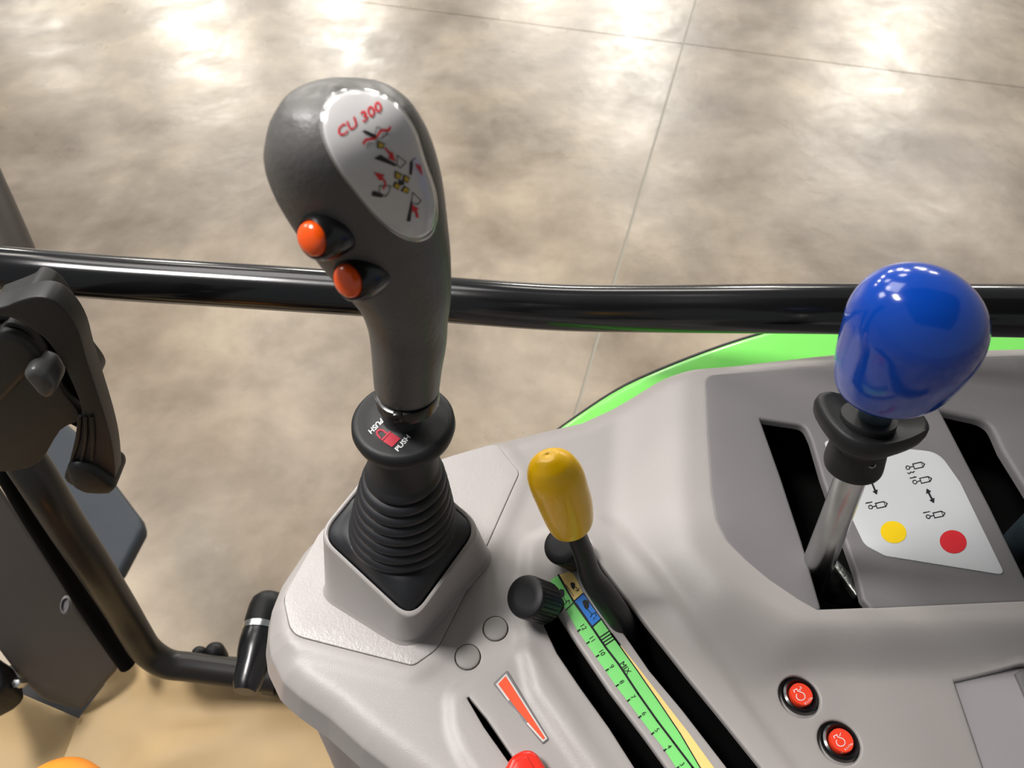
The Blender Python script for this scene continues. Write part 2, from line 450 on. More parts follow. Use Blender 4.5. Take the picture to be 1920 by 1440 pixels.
# openings
def hole(px, h, r=.003): return ccw(rpoly(W(px, h), r, 5))
slotL = hole([(1012, 1168), (1045, 1140), (1089, 1208), (1147, 1293), (1214, 1381), (1256, 1439), (1352, 1575), (1268, 1575), (1183, 1439), (1138, 1368), (1083, 1291), (1040, 1227)], .003, .002)
slotR = hole([(1085, 1000), (1108, 1010), (1118, 1042), (1153, 1086), (1214, 1167), (1294, 1268), (1367, 1357), (1433, 1439), (1540, 1575), (1452, 1575), (1356, 1439), (1275, 1334), (1214, 1261), (1153, 1172), (1112, 1122), (1080, 1060)], .003, .002)
slotS = hole([(872, 1308), (880, 1303), (915, 1345), (1000, 1470), (1060, 1560), (1040, 1560), (985, 1478), (905, 1365)], .0018, .001)
panel_px = [(1325, 706, .009), (1600, 684, 0), (1900, 671, 0), (2330, 664, .01), (2330, 1110, .01), (1920, 1124, 0), (1638, 1137, .002), (1624, 1122, .002), (1612, 1072, 0), (1548, 895, 0), (1527, 824, .003), (1513, 793, .009), (1418, 779, .003),
            (1459, 895, 0), (1498, 1015, 0), (1534, 1141, .001), (1498, 1121, .006), (1442, 1083, .01), (1399, 1047, .01), (1364, 1012, .01), (1346, 976, .01), (1337, 923, .01), (1330, 817, .01)]
PANEL = ccw(rpoly(W(panel_px, HP), .002, 5))
shellhole_px = [(1325, 706, .009), (1600, 684, 0), (1900, 671, 0), (2330, 664, .01), (2330, 1110, .01), (1920, 1124, 0), (1638, 1137, 0), (1534, 1141, .001), (1498, 1121, .006), (1442, 1083, .01), (1399, 1047, .01), (1364, 1012, .01), (1346, 976, .01), (1337, 923, .01), (1330, 817, .01)]
SHOLE = offset(ccw(rpoly(W(shellhole_px, HP), .002, 5)), .0018)
PHOLE = offset(PLATE, .0013)
def disk(px, py, h, r, n=40):
    c = P(px, py, h); return [(c.x+r*math.cos(2*math.pi*k/n), c.y+r*math.sin(2*math.pi*k/n)) for k in range(n)]
def rad(px, py, h, rp): return rp*(P(px, py, h)-CAM).dot(Vector((0, math.cos(TH), -math.sin(TH))))/F_PX
plugs = [(877, 1231), (929, 1178)]
rp = rad(900, 1200, .0, 26)
plug_holes = [disk(x, y, .0005, rp) for x, y in plugs]
btns = [(1499, 1306), (1574, 1392)]
rb = rad(1540, 1350, 0, 43)
btn_holes = [disk(x, y, 0, rb) for x, y in btns]
rock = hole([(1782, 1272), (1905, 1242), (2060, 1230), (2130, 1620), (1890, 1620), (1835, 1430)], 0, .002)
holes = [slotL, slotR, slotS, SHOLE, PHOLE]+plug_holes+btn_holes+[rock]
holes = [densify(h, .006) for h in holes]
rings = np.array([p for d in (.0012, .003, .005, .0075, .0105, .0135) for p in offset(OUT, -d)])
shell = sheet('console_shell', OUT, holes, zf, 'shell', con, r=.005, a0=.7, depth=.020, grid=.0034, store='shell', extra=rings,
              rh=[.0016, .0016, .0008, .0016, .0006, .0005, .0005, .0012, .0012, .002],
              dh=[.004, .004, .004, .006, .003, .0018, .0018, .008, .008, .006], flare=.0025)
for nm, l in (('slot_shade_box', slotL), ('slot_shade_box', slotR), ('slot_shade_box', slotS)):
    well(nm, l, 0.0, -.055, con)  # black boxes give the darkness inside the slots
well('panel_shade_box', SHOLE, HP-.004, -.05, con, .0008)
for l in plug_holes: well('plug_shade_box', l, -.001, -.02, con, -.0002)
for x, y in btns: lathe('button_recess', [(rb-.0006, -.012), (rb-.0006, -.0058), (rb-.0009, -.0056), (.001, -.0056)], P(x, y, 0), (0, 0, 1), 'shell', con)
# joystick plate, flush in its opening
zpl = lambda A: np.full(len(A), .0022)
pl = sheet('joystick_plate', PLATE, [], zpl, 'plate', con, r=.0006, depth=.004, grid=.01, store='plate')
well('plate_gap_shade', PHOLE, 0.0, -.012, con, .0)
# darker lever panel with its openings
slot2 = hole([(1752, 760, .0035), (1862, 784, .014), (1888, 842, 0), (2060, 1115, .004), (1930, 1116, .002), (1850, 950, 0)], HP, .003)
zpa = lambda A: np.full(len(A), HP)
pn = sheet('lever_panel', PANEL, [slot2], zpa, 'panel', con, r=.0020, depth=.006, grid=.012, store='panel', rh=[.0030], dh=[.007])
# white instruction plate
dec_px = [(1545, 826, .003), (1760, 848, .012), (1800, 905, .004), (1884, 1078, .0035), (1660, 1042, .008), (1622, 1022, .008), (1590, 955, .006)]
DEC = ccw(rpoly(W(dec_px, HP+.0004), .004, 6))
dp = sheet('instruction_plate', DEC, [], lambda A: np.full(len(A), HP+.0005), 'p_plate', con, r=.0001, depth=.0005, grid=.01, store='dec')
tag(dp, 'silver white printed instruction plate')
def cyl_symbol(o, arrow=-1, wave=False):
    # a hydraulic cylinder symbol, long axis along u
    u = (.98, -.21); v = (-.35, -.93)
    g = []
    g += stroke(circ(0, 0, 3.6, n=10), 1.7, True)
    g += stroke([(3.6, 0), (11, 0)], 1.9)
    g += stroke([(11, -5), (27, -5), (32, 0), (27, 5), (11, 5)], 1.9, True)
    g += stroke([(27, -5), (27, 5)], 1.3)
    if arrow:
        x0, x1 = (-6, 6) if arrow < 0 else (-6, 6)
        g += stroke([(x0, 9), (x1, 9)], 1.8)
        g += [[(-7, 9), (-2, 11), (-2, 9)]] if arrow < 0 else [[(7, 9), (2, 11.5), (2, 9)]]
    if wave: g += stroke([(-4, -10), (-1, -12), (2, -9.6), (6, -10.8), (9, -9.5)], 1.9)
    return glyphs(g, o, u, v)
def darrow(a, b, wd=3.6, hd=5.5, hl=9):
    ax, ay = a; bx, by = b; l = math.hypot(bx-ax, by-ay); dx, dy = (bx-ax)/l, (by-ay)/l; nx, ny = -dy, dx
    q = lambda s, t: (ax+dx*s+nx*t, ay+dy*s+ny*t)
    return [[q(0, 0), q(hl, hd), q(hl, -hd)], [q(l, 0), q(l-hl, -hd), q(l-hl, hd)], [q(hl-1, wd/2), q(l-hl+1, wd/2), q(l-hl+1, -wd/2), q(hl-1, -wd/2)]]
sy = []
sy += cyl_symbol((1632, 951)); sy += cyl_symbol((1740, 969)); sy += cyl_symbol((1702, 877), 0, True); sy += cyl_symbol((1715, 904), 1)
sy += darrow((1737, 916), (1751, 944)); sy += darrow((1626, 885), (1644, 928))
printed('printed_symbols', sy, 'dec', .0002, 'p_black', dp, grid=0)
printed('yellow_dot', [circ(1675, 998, 24.5, 20.5, .25, 40)], 'dec', .0002, 'p_dot_y', dp, grid=0)
printed('red_dot', [circ(1787, 1016, 25.5, 21.5, .25, 40)], 'dec', .0002, 'p_dot_r', dp, grid=0)

# pedestal carrying the bellows
ZR = .056; SL = .25
Lt = P(590, 1003, ZR); Rt = P(908, 988, ZR); YC = (Lt.y+Rt.y)/2; XC = (Lt.x+Rt.x)/2
Ft = P(772, 1172, ZR-.011); Bt = Lt+Rt-Ft
Lb = P(586, 1112, .002); Fb = P(772, 1228, .002); Rb = P(938, 1035, .002); Bb = Lb+Rb-Fb
def tz(x, y): return ZR+SL*(y-YC)
def ring(q, rr, z=None, sc=0.):
    cx = sum(p.x for p in q)/4; cy = sum(p.y for p in q)/4
    q2 = [((p.x-cx)*(1-sc)+cx, (p.y-cy)*(1-sc)+cy) for p in q]
    l = rpolyN(q2, rr, 8)
    return [(x, y, ZC+(tz(x, y)+(z or 0) if z is None or abs(z) < .04 else z)) for x, y in l]
bot = [(x, y, ZC+.0022) for x, y in rpolyN([(p.x, p.y) for p in (Lb, Fb, Rb, Bb)], .016, 8)]
fil = [(x, y, ZC+.0045) for x, y in rpolyN([((p.x-XC)*.965+XC, (p.y-YC)*.965+YC+.001) for p in (Lb, Fb, Rb, Bb)], .015, 8)]
T4 = (Lt, Ft, Rt, Bt)
R_ = [bot, fil, ring(T4, .012, -.002), ring(T4, .012, -.0006, .008), ring(T4, .012, 0, .02), ring(T4, .011, 0, .065), ring(T4, .011, -.001, .078), ring(T4, .011, -.014, .085)]
n = len(bot); V = [p for r in R_ for p in r]; Fc = [(k*n+i, k*n+(i+1) % n, (k+1)*n+(i+1) % n, (k+1)*n+i) for k in range(len(R_)-1) for i in range(n)]
link('boot_pedestal', V, Fc, 'shell', con, angle=60)
Vw = R_[-1]; link('pedestal_shade_sheet', Vw, [tuple(range(len(Vw)))], 'well', con)  # flat black sheet in place of the shade inside the pedestal

# blank plugs, stop buttons, rocker
for x, y in plugs:
    c = P(x, y, .0005); lathe('blank_plug', [(rp-.0010, -.004), (rp-.0010, -.0004), (rp-.0014, 0), (rp-.002, .0002), (.001, .0002)], c, (0, 0, 1), 'plug', con)
for (x, y), num in zip(btns, ('2', '1')):
    c = P(x, y, -.0052)
    b = lathe('stop_button', [(rb*.80, -.006), (rb*.80, .0015), (rb*.77, .0032), (rb*.67, .0038), (rb*.60, .003), (rb*.56, .0005), (.001, .0005)], c, (0, 0, 1), 'blackgloss', con)
    tag(b, 'black ringed push button with a red cap marked '+num)
    lathe('red_cap', [(rb*.50, 0), (rb*.50, .0036), (rb*.47, .0042), (.0005, .0043)], c, (0, 0, 1), 'redcap', b, store='cap'+num)
    g = stroke([(-5, 9), (-13, 3), (-16, 8), (-9, 13), (-3, 13)], 1.6)
    ring_ = [(2+9.5*math.cos(a), -1+8.5*math.sin(a)) for a in [math.radians(t) for t in range(115, -200, -21)]]
    gl = stroke([(-9, 6), (-13, 9), (-17, 3), (-13, 0)]+[], 1.7)+stroke([(-9, 6)]+ring_, 1.7)
    gl = glyphs(gl, (x+1, y-2), (.78, .42), (.42, -.78))
    tx = [text(num, (x-2.5, y-12.5), (11, 4), (3, -10)), text('STOP', (x+8, y+13), (6, -5.4), (4.6, 4.2)), text('=', (x+1, y+19), (6, -5), (4.6, 4.2))]
    printed('button_symbol', gl, 'cap'+num, .00015, 'p_text', b, grid=0, tris=tx)
rk = sheet('rocker_switch', offset(densify(rock, .008), -.0022), [], lambda A: -.0035+np.zeros(len(A)), 'legp', con, r=.0015, depth=.006, grid=.01)
well('rocker_shade_box', rock, -.003, -.02, con, 0)
A = [(1905, 1262), (1922, 1252), (2000, 1440), (1985, 1446)]
solid('rocker_latch', [P(x, y, -.001) for x, y in A], (0, 0, -.003), 'panel', con, .0006, 2)

# sticker with the seed-rate like scale between the slots
strip = [(1046, 1074), (1032, 1087), (1036, 1100), (1262, 1442), (1300, 1500), (1380, 1500), (1338, 1442), (1150, 1165), (1120, 1118), (1090, 1078), (1068, 1072)]
def lerp(a, b, t): return (a[0]+(b[0]-a[0])*t, a[1]+(b[1]-a[1])*t)
def yl(y):       # left edge, dividing line, right boundary of the green, right edge of the strip
    t = (y-1080)/360
    left = lerp((1028, 1080), (1265, 1440), t)[0]; div = lerp((1048, 1080), (1300, 1440), t)[0]
    return left, div
rib = 'shell'
DIV = [(1047, 1079), (1075, 1128), (1110, 1177), (1135, 1214), (1159, 1245), (1196, 1301), (1232, 1352), (1263, 1393), (1298, 1439), (1345, 1500)]
LEF = [(1032, 1088), (1045, 1116), (1061, 1144), (1083, 1183), (1122, 1239), (1153, 1284), (1190, 1333), (1214, 1365), (1245, 1405), (1267, 1439), (1312, 1500)]
GRN = [(1127, 1161), (1159, 1208), (1196, 1260), (1232, 1312), (1275, 1376), (1312, 1439), (1354, 1500)]
RIG = [(1162, 1208), (1196, 1251), (1245, 1315), (1290, 1373), (1338, 1439), (1384, 1500)]
stk = printed('scale_sticker', [LEF+DIV[::-1]], rib, .0003, 'p_green', con)
tag(stk, 'green sticker with a numbered scale')
printed('sticker_green_band', [DIV[2:]+GRN[::-1]], rib, .0003, 'p_green', stk)
printed('sticker_cream', [[(1048, 1079), (1066, 1072), (1076, 1076), (1093, 1113), (1075, 1127)], GRN[1:]+RIG[::-1]], rib, .0003, 'p_cream', stk)
printed('sticker_blue', [[(1077, 1128), (1094, 1113), (1127, 1160), (1110, 1176)]], rib, .0004, 'p_blue', stk)
ln = stroke(DIV, 4)
ln += stroke(GRN, 2.2)+stroke([(1146, 1189), (1162, 1210)], 4)
ln += stroke([(1076, 1128), (1093, 1113)], 2)+stroke([(1061, 1144), (1075, 1131)], 2)+stroke([(1110, 1176), (1127, 1161)], 2.4)+stroke([(1094, 1113), (1127, 1161)], 1.6)
for k in range(4): ln += stroke([(1124+k*3.4, 1196+k*4.8), (1142+k*3.4, 1184+k*4.8)], 2.1)
U = (7.2, 10.2); Vv = (11.0, -7.6)
marks = [('12', 1085, 1183), ('11', 1102, 1206), ('10', 1120, 1231), ('9', 1138, 1257), ('8', 1157, 1286), ('7', 1178, 1314), ('6', 1199, 1345), ('5', 1223, 1376), ('4', 1246, 1407), ('3', 1270, 1440), ('2', 1294, 1474)]
tx = []
for s_, x, y in marks:
    ln += stroke([(x-2, y+1), (x+2.5, y-2)], 2.6)
    wd = .58*len(s_)/2
    tx.append(text(s_, (x+9-U[0]*wd-Vv[0]*.35, y-6.5-U[1]*wd-Vv[1]*.35), U, Vv))
tx.append(text('MIX', (1160.5, 1245), (8.6, 12.2), (12.6, -8.8)))
def plough(o, k=1.):
    u = (k*.62, k*.9); v = (k*.9, -k*.62)
    g = stroke([(-10, -8), (16, -8)], 1.4)+[[(-8, 4), (-3, 8), (4, 4), (6, -1), (1, -2), (-7, 0)]]
    return glyphs(g, o, u, v)
ln += plough((1073, 1101), .9)+stroke([(1080, 1101), (1084, 1109), (1080, 1108)], 1.3)+stroke([(1084, 1109), (1086, 1103)], 1.3)
ln += plough((1097, 1137), 1.25)+stroke([(1100, 1142), (1110, 1152), (1107, 1158)], 1.4)+stroke([(1110, 1152), (1116, 1149), (1118, 1156)], 1.4)+stroke([(1112, 1163), (1115, 1158)], 1.3)
ln += plough((1052, 1115), 1.05)+stroke([(1056, 1120), (1062, 1130), (1058, 1134)], 1.3)+stroke([(1062, 1128), (1067, 1126), (1068, 1133)], 1.3)
printed('sticker_print', ln, rib, .0006, 'p_black', stk, grid=0, tris=tx)

# embossed orange wedge and its frame
wz = lambda A: zf(A)+.0006
wo = ccw(rpoly(W([(926, 1282), (951, 1258), (1028, 1386), (1018, 1394)], .002), .0008, 4))
we = sheet('wedge_emblem', wo, [], wz, 'panel', con, r=.0004, depth=.0012, grid=.01, store='we')
printed('wedge_white', [[(930, 1283), (949, 1263), (1026, 1385), (1018, 1391), (968, 1335)]], 'we', .0002, 'p_white', we, grid=0)
printed('wedge_orange', [[(934, 1283), (948, 1268), (1022, 1384), (1018, 1387), (970, 1332)]], 'we', .0004, 'p_scarlet', we, grid=0)

# skirt-side body below the shell
def inner(l, d): return offset(l, -d)
b0 = inner(OUT, .004); b0 = b0[::4]
cx, cy = .12, .22
V = [(p[0], p[1], ZC-.017) for p in b0]+[(p[0]-.010, p[1]-.002, ZC-.19) for p in b0]+[(p[0]-.03, p[1]-.008, ZC-.52) for p in b0]
n = len(b0)
Fc = [(k*n+i, k*n+(i+1) % n, (k+1)*n+(i+1) % n, (k+1)*n+i) for k in range(2) for i in range(n)]
link('console_base', V, Fc, 'legp', con)

# ================================================================== JOYSTICK
JY = .205
cc = PY(757, 797, JY)
joy = thing('joystick', 'grey joystick with two orange buttons and a white oval label, standing in a black bellows', 'joystick', (XC, YC, ZC+.05))
# bellows
prof = []      # (radius, z, squareness)
def bz(py): return PY(757, py, YC).z
zt = cc.z-.006
prof.append((.0168, zt, 0)); prof.append((.0166, zt-.008, 0)); prof.append((.0172, bz(882), 0))
nr = 8; zt2 = bz(884); zb2 = bz(988)
for k in range(nr):
    a = k/nr; z0 = zt2+(zb2-zt2)*a; dz = (zt2-zb2)/nr; r0 = .0176+(.0112)*a**.8
    prof += [(r0, z0, 0), (r0+.0013, z0-dz*.30, 0), (r0+.0015, z0-dz*.6, 0), (r0+.0007, z0-dz*.84, 0), (r0-.0009, z0-dz*.93, 0)]
V = []; n = 72
LC = [Lt, Ft, Rt, Bt]
sq = densify(rpolyN([((p.x-XC)*.905, (p.y-YC)*.905) for p in LC], .009, 8), .0015)
ang = [math.atan2(y, x) for x, y in sq]; rr_ = [math.hypot(x, y) for x, y in sq]
od = sorted(zip(ang, rr_)); aa = [a for a, _ in od]; ra = [r for _, r in od]
def sqr(t): return float(np.interp(((t+math.pi) % (2*math.pi))-math.pi, [aa[-1]-2*math.pi]+aa+[aa[0]+2*math.pi], [ra[-1]]+ra+[ra[0]]))
jx = lambda z: cc.x+(XC+.001-cc.x)*((cc.z-z)/(cc.z-ZC-.05))
for r, z, s in prof:
    for k in range(n):
        t = 2*math.pi*k/n; yy = JY+(YC-JY)*((cc.z-z)/(cc.z-ZC-.05)); V.append((jx(z)+r*math.cos(t), yy+r*math.sin(t), z))
zl = prof[-1][1]; rl = prof[-1][0]
for s, zz in ((.12, .0), (.35, .1), (.62, .26), (.86, .48), (.96, .62), (1.0, .8), (1.0, 1.6)):
    for k in range(n):
        t = 2*math.pi*k/n; R = rl+(sqr(t)-rl)*s; x = XC+R*math.cos(t); y = YC+R*math.sin(t)
        ze = ZC+tz(x, y)+.0005
        z = zl*(1-min(1, zz))+ze*min(1, zz) if zz <= 1 else ze-.010
        if 0 < zz <= 1: z = zl+(ze-zl)*min(1, zz*1.25)-.001
        V.append((x, y, z))
rows = len(V)//n
Fc = [(k*n+i, k*n+(i+1) % n, (k+1)*n+(i+1) % n, (k+1)*n+i) for k in range(rows-1) for i in range(n)]
link('bellows_boot', V, Fc, 'bellows', joy, angle=60)
# collar disc
dsc = rad_c = 97*(cc-CAM).dot(Vector((0, math.cos(TH), -math.sin(TH))))/F_PX
cax = Vector((.02, .03, 1))
col = lathe('collar', [(.0164, -.009), (.0175, -.0085), (dsc*.86, -.0062), (dsc*.96, -.0035), (dsc, .0), (dsc*.985, .003), (dsc*.93, .005), (dsc*.85, .0052), (dsc*.72, .0050), (.0098, .0052), (.0082, .0062), (.0078, .018), (.004, .018)], cc, cax, 'rubber', joy, n=72, store='collar', angle=80)
tx = [text('PUSH', (746, 848), (10.2, -11.6), (-9.8, -8.0), .015), text('PUSH', (714.5, 784), (-10.2, 10.2), (8.4, 10.2), .015), text('L', (820, 763), (6, -4), (-6, -6), .01)]
printed('push_print', None, 'collar', .0003, 'p_text', col, grid=0, tris=tx)
lock = [[(718, 828), (735, 839), (751, 823), (734, 811)], [(714, 825), (731, 808.5), (734, 810), (717, 827)]]
lock += stroke([(713, 822), (708, 816), (706.5, 811), (710, 807), (715, 806.5), (720, 809), (725, 813)], 3.6)
printed('padlock_print', lock, 'collar', .0003, 'p_padlock', col, grid=0)
nb = PY(762, 730, JY)
lathe('neck_ring', [(.0090, -.0080), (.0128, -.0078), (.0138, -.0070), (.0141, -.0015), (.0138, -.0005), (.0128, 0)], nb+Vector((0, 0, -.0002)), (0, .03, 1), 'blackgloss', joy)
fp = PY(748, 783, JY-.0135)
solid('locking_tab', [fp+Vector(v) for v in ((-.0022, -.0012, -.0022), (.0016, -.0012, -.0022), (.0016, -.0012, .0032), (-.0022, -.0012, .0032))], (0, .003, 0), 'blackgloss', joy, .0006, 2)
# grip loft: px centre, half width px, spine Y, depth ratio
cuts = [(763, 729, 57, 0, .92), (763, 722, 61, 0, .92), (764, 685, 65, 0, .92), (766, 640, 71, .0, .92), (764, 600, 76, 0, .92), (757, 548, 90, -.001, .90), (737, 490, 111, -.002, .86), (709, 425, 133, -.004, .82), (682, 358, 150, -.006, .80),
        (656, 297, 156.5, -.007, .80), (639, 250, 149, -.008, .82), (625, 213, 128, -.008, .84), (617, 190, 100, -.008, .84), (613, 175, 68, -.008, .84), (611, 168, 34, -.008, .84), (610, 166, 5, -.008, .84)]
q = catmull([tuple(float(v) for v in c) for c in cuts], 4)
UP = Vector((0, math.sin(TH), math.cos(TH))); RT = Vector((1, 0, 0)); FW = Vector((0, math.cos(TH), -math.sin(TH)))
cen = [PY(c[0], c[1], JY+c[3]) for c in q]; V = []; n = 56
for i, c in enumerate(q):
    a = cen[max(0, i-1)]; b = cen[min(len(q)-1, i+1)]; t = (b-a).normalized()
    dep = (cen[i]-CAM).dot(FW); r1 = c[2]*dep/F_PX
    vw = (cen[i]-CAM).normalized(); e1 = t.cross(vw).normalized(); e2 = e1.cross(t).normalized()
    for k in range(n):
        an = 2*math.pi*k/n; V.append(cen[i]+e1*(r1*math.cos(an))+e2*(r1*c[4]*math.sin(an)))
Fc = [(i*n+k, i*n+(k+1) % n, (i+1)*n+(k+1) % n, (i+1)*n+k) for i in range(len(q)-1) for k in range(n)]
Fc += [tuple(range(n)), tuple((len(q)-1)*n+k for k in range(n))]
grip = link('grip', V, Fc, 'grip', joy, store='grip', angle=0)
# oval label: egg outline
def egg(s=1., o=(0, 0)):
    pts = [(646, 168), (695, 168), (743, 194), (776, 240), (796, 300), (815, 355), (820, 400), (812, 437), (788, 453), (755, 448), (710, 415), (665, 362), (625, 305), (603, 255), (600, 215), (617, 180)]
    pts = [tuple(p) for p in catmull(pts+[pts[0]], 5)[:-1]]
    cx, cy = 712, 305
    return [((x-cx)*s+cx+o[0], (y-cy)*s+cy+o[1]) for x, y in pts]
def dome(name, s0, h0, h1, m, parent, store):
    # domed badge: rings shrinking towards the middle, standing off the grip surface
    V = []; E = egg(1); n = len(E); cx, cy = 712, 305; steps = [(1, -.0006), (1, .3), (.985, .62), (.96, .85), (.92, .97)]+[(k, 1) for k in (.8, .65, .5, .35, .2, .08)]
    for s, hh in steps:
        for x, y in E:
            X = (x-cx)*s*s0+cx; Y = (y-cy)*s*s0+cy
            p = cast(X, Y, 'grip', h0+(h1-h0)*max(0, hh) if hh >= 0 else -.0006)
            V.append(p if p else V[-1])
    Fc = [(i*n+k, i*n+(k+1) % n, (i+1)*n+(k+1) % n, (i+1)*n+k) for i in range(len(steps)-1) for k in range(n)]
    Fc.append(tuple((len(steps)-1)*n+k for k in range(n)))
    return link(name, V, Fc, m, parent, store=store, angle=0)
lab = dome('oval_label', 1.0, .0, .0008, 'p_lens', joy, 'lens'); tag(lab, 'white oval label with red lettering and pictograms')
lw = dome('label_face', .93, .0007, .0014, 'p_label', lab, 'lab')
print_l = lambda nm, pl, m, tris=None: printed(nm, pl, 'lab', .00025, m, lab, grid=10, tris=tris)
print_l('label_lettering', None, 'p_red', [text('CU 300', (636, 259), (25.6, -16.6), (-9, -25.5), .014)])
blk = [[(678, 247), (684, 244), (704, 253), (706, 258), (699, 258)], [(701, 297), (713, 290), (740, 306), (744, 311), (738, 311)], [(767, 327), (768, 304), (773, 302), (773, 315), (771, 328)],
       [(696, 363), (700, 357), (719, 364), (716, 370), (698, 367)], [(762, 414), (770, 376), (773, 378), (769, 415)], circ(752, 342, 6, 4.4, .6, 12)]
blk += stroke([(719, 369), (726, 366)], 1.2)
gry = stroke([(703, 253), (706, 238), (724, 246), (726, 252), (714, 260)], 1.2)+stroke([(744, 309), (744, 291), (761, 304), (750, 315)], 1.3, True)+stroke([(770, 303), (778, 296)], 1.3)
gry += stroke([(711, 362), (711, 348), (732, 348), (729, 360), (721, 368)], 1.3)+stroke([(771, 380), (773, 360), (789, 376), (782, 383)], 1.3, True)
print_l('pictogram_black', blk, 'p_black'); print_l('pictogram_outlines', gry, 'p_black')
red = stroke([(681, 269), (686, 262), (694, 261), (701, 260), (708, 254), (713, 246), (720, 244), (728, 245), (731, 239)], 4.4)
red += [[(721, 278), (732, 289), (735, 283), (741, 303), (727, 296), (730, 292)]]+stroke([(722, 278), (733, 290)], 4)
red += [[(778, 305), (786, 311), (787, 306), (792, 331), (780, 313)]]
red += [[(700, 322), (722, 328), (716, 331), (718, 336), (711, 338)]]+stroke([(715, 332), (721, 340), (722, 347), (718, 353)], 3.8)
red += [[(771, 383), (785, 391), (781, 393), (785, 407), (780, 408), (777, 397), (772, 397)]]
print_l('pictogram_red', red, 'p_red')
gold = [[(709, 266), (719, 270), (716, 277), (708, 276)], [(741, 322), (751, 327), (747, 335), (741, 332)], [(757, 329), (766, 333), (763, 341), (756, 337)], [(738, 349), (741, 342), (749, 347), (745, 354)], [(753, 357), (758, 350), (765, 354), (763, 361)]]
print_l('pictogram_gold_edge', [[((x-sum(a for a, _ in g)/4)*1.4+sum(a for a, _ in g)/4, (y-sum(b for _, b in g)/4)*1.4+sum(b for _, b in g)/4) for x, y in g] for g in gold], 'p_black')
printed('pictogram_gold', gold, 'lab', .00045, 'p_gold', lab, grid=0)
# two orange buttons on black domed bezels
for (x, y, rpx, ox, oy) in ((613, 440, 46, -15, 10), (677, 518, 45, -12, 8)):
    p = cast(x, y, 'grip', 0)
    ax = (RT*-.50-UP*.36-FW*.79).normalized(); d = (p-CAM).dot(FW); r = rpx*d/F_PX
    bz_ = lathe('thumb_button', [(r*.9, -.006), (r*1.0, -.001), (r*1.0, .0020), (r*.96, .0042), (r*.89, .0058), (r*.80, .0066), (r*.74, .0064), (r*.72, .0055), (.0005, .0054)], p-ax*.0002, ax, 'blackgloss', joy)
    tag(bz_, 'orange push button in a black bezel')
    lathe('button_cap', [(r*.72, .004), (r*.72, .0064), (r*.68, .0073), (r*.6, .0080), (r*.45, .0087), (r*.25, .0092), (r*.08, .0093)], p-ax*.0002, ax, 'orange', bz_, angle=0)

# ================================================================== YELLOW LEVER
def prj(px, py, Y, rpx):
    p = PY(px, py, Y); return (p.x, p.y, p.z, rpx*(p-CAM).dot(FW)/F_PX)
yb = PY(1160, 1160, .178)
yel = thing('quadrant_lever', 'black cranked lever with a yellow oval knob, in the slot beside the scale sticker', 'lever', (yb.x, yb.y, ZC))
tube('lever_arm', [prj(1180, 1195, .170, 32), prj(1163, 1160, .174, 32), prj(1135, 1120, .178, 33), prj(1108, 1080, .183, 29), prj(1095, 1040, .187, 27), prj(1080, 1000, .190, 26), prj(1078, 985, .191, 22)], 'blackp', yel, flat=.72, up=(1, 0, 0))
ky = [(1072, 991, 2), (1072, 990.5, 26), (1071.5, 989, 36), (1071, 985, 40), (1069, 975, 44.5), (1062, 950, 49.5), (1052, 922, 52), (1044, 900, 53.5), (1037, 883, 51), (1032, 869, 43), (1029, 861, 32), (1027, 855, 19), (1026.4, 853, 8), (1026.3, 852.6, 1.5)]
def knob(name, cuts, Y0, Y1, m, parent, dr=.9, k=4, n=48, store=None):
    q = catmull([tuple(float(v) for v in c) for c in cuts], k); N = len(q); V = []
    cen = [PY(c[0], c[1], Y0+(Y1-Y0)*i/(N-1)) for i, c in enumerate(q)]
    T0 = (cen[-1]-cen[0]).normalized()
    for i, c in enumerate(q):
        vw = (cen[i]-CAM).normalized(); e1 = T0.cross(vw).normalized(); e2 = e1.cross(T0).normalized()
        r = max(c[2], .3)*(cen[i]-CAM).dot(FW)/F_PX
        for j in range(n):
            a = 2*math.pi*j/n; V.append(cen[i]+e1*(r*math.cos(a))+e2*(r*dr*math.sin(a)))
    Fc = [(i*n+j, i*n+(j+1) % n, (i+1)*n+(j+1) % n, (i+1)*n+j) for i in range(N-1) for j in range(n)]
    Fc += [tuple(range(n)), tuple((N-1)*n+j for j in range(n))]
    return link(name, V, Fc, m, parent, angle=55, store=store)
knob('knob', ky, .189, .196, 'yellow', yel, .85)

# ================================================================== STOP ADJUSTER KNOBS
def adjuster(label, fx, fy, rpx, h, axpx, lenm, group):   # face centre, radius, height, axis, length
    # face centre px; axis runs into the slot
    c = P(fx, fy, h); d = (c-CAM).dot(FW); r = rpx*d/F_PX
    ax = Vector(axpx).normalized()
    t = thing('stop_knob', label, 'knob', c-ax*lenm, group)
    rib = lambda a, r_, z: 1-.035*(abs(math.sin(a*12)) < .42) if r_ > r*.93 and z < -.002 else 1
    lathe('ribbed_cap', [(r*.7, -lenm), (r*.98, -lenm+.0003), (r*1.0, -lenm+.001), (r, -.0035), (r*.995, -.0021), (r*.96, -.0006), (r*.9, 0), (r*.5, -.0001), (.0005, -.0001)], c, ax, 'blackp', t, n=144, rad=rib)
    lathe('stem', [(r*.55, -lenm-.016), (r*.55, -lenm)], c, ax, 'blackp', t, n=24)
    return t
adjuster('black ribbed round knob clamped over the slot left of the green sticker', 984, 1118, 41, .030, (-.50, -.20, .83), .0225, 'clamping knobs')
adjuster('black ribbed round knob half hidden behind the yellow knob', 1050, 1022, 36, .026, (-.50, -.20, .83), .0225, 'clamping knobs')

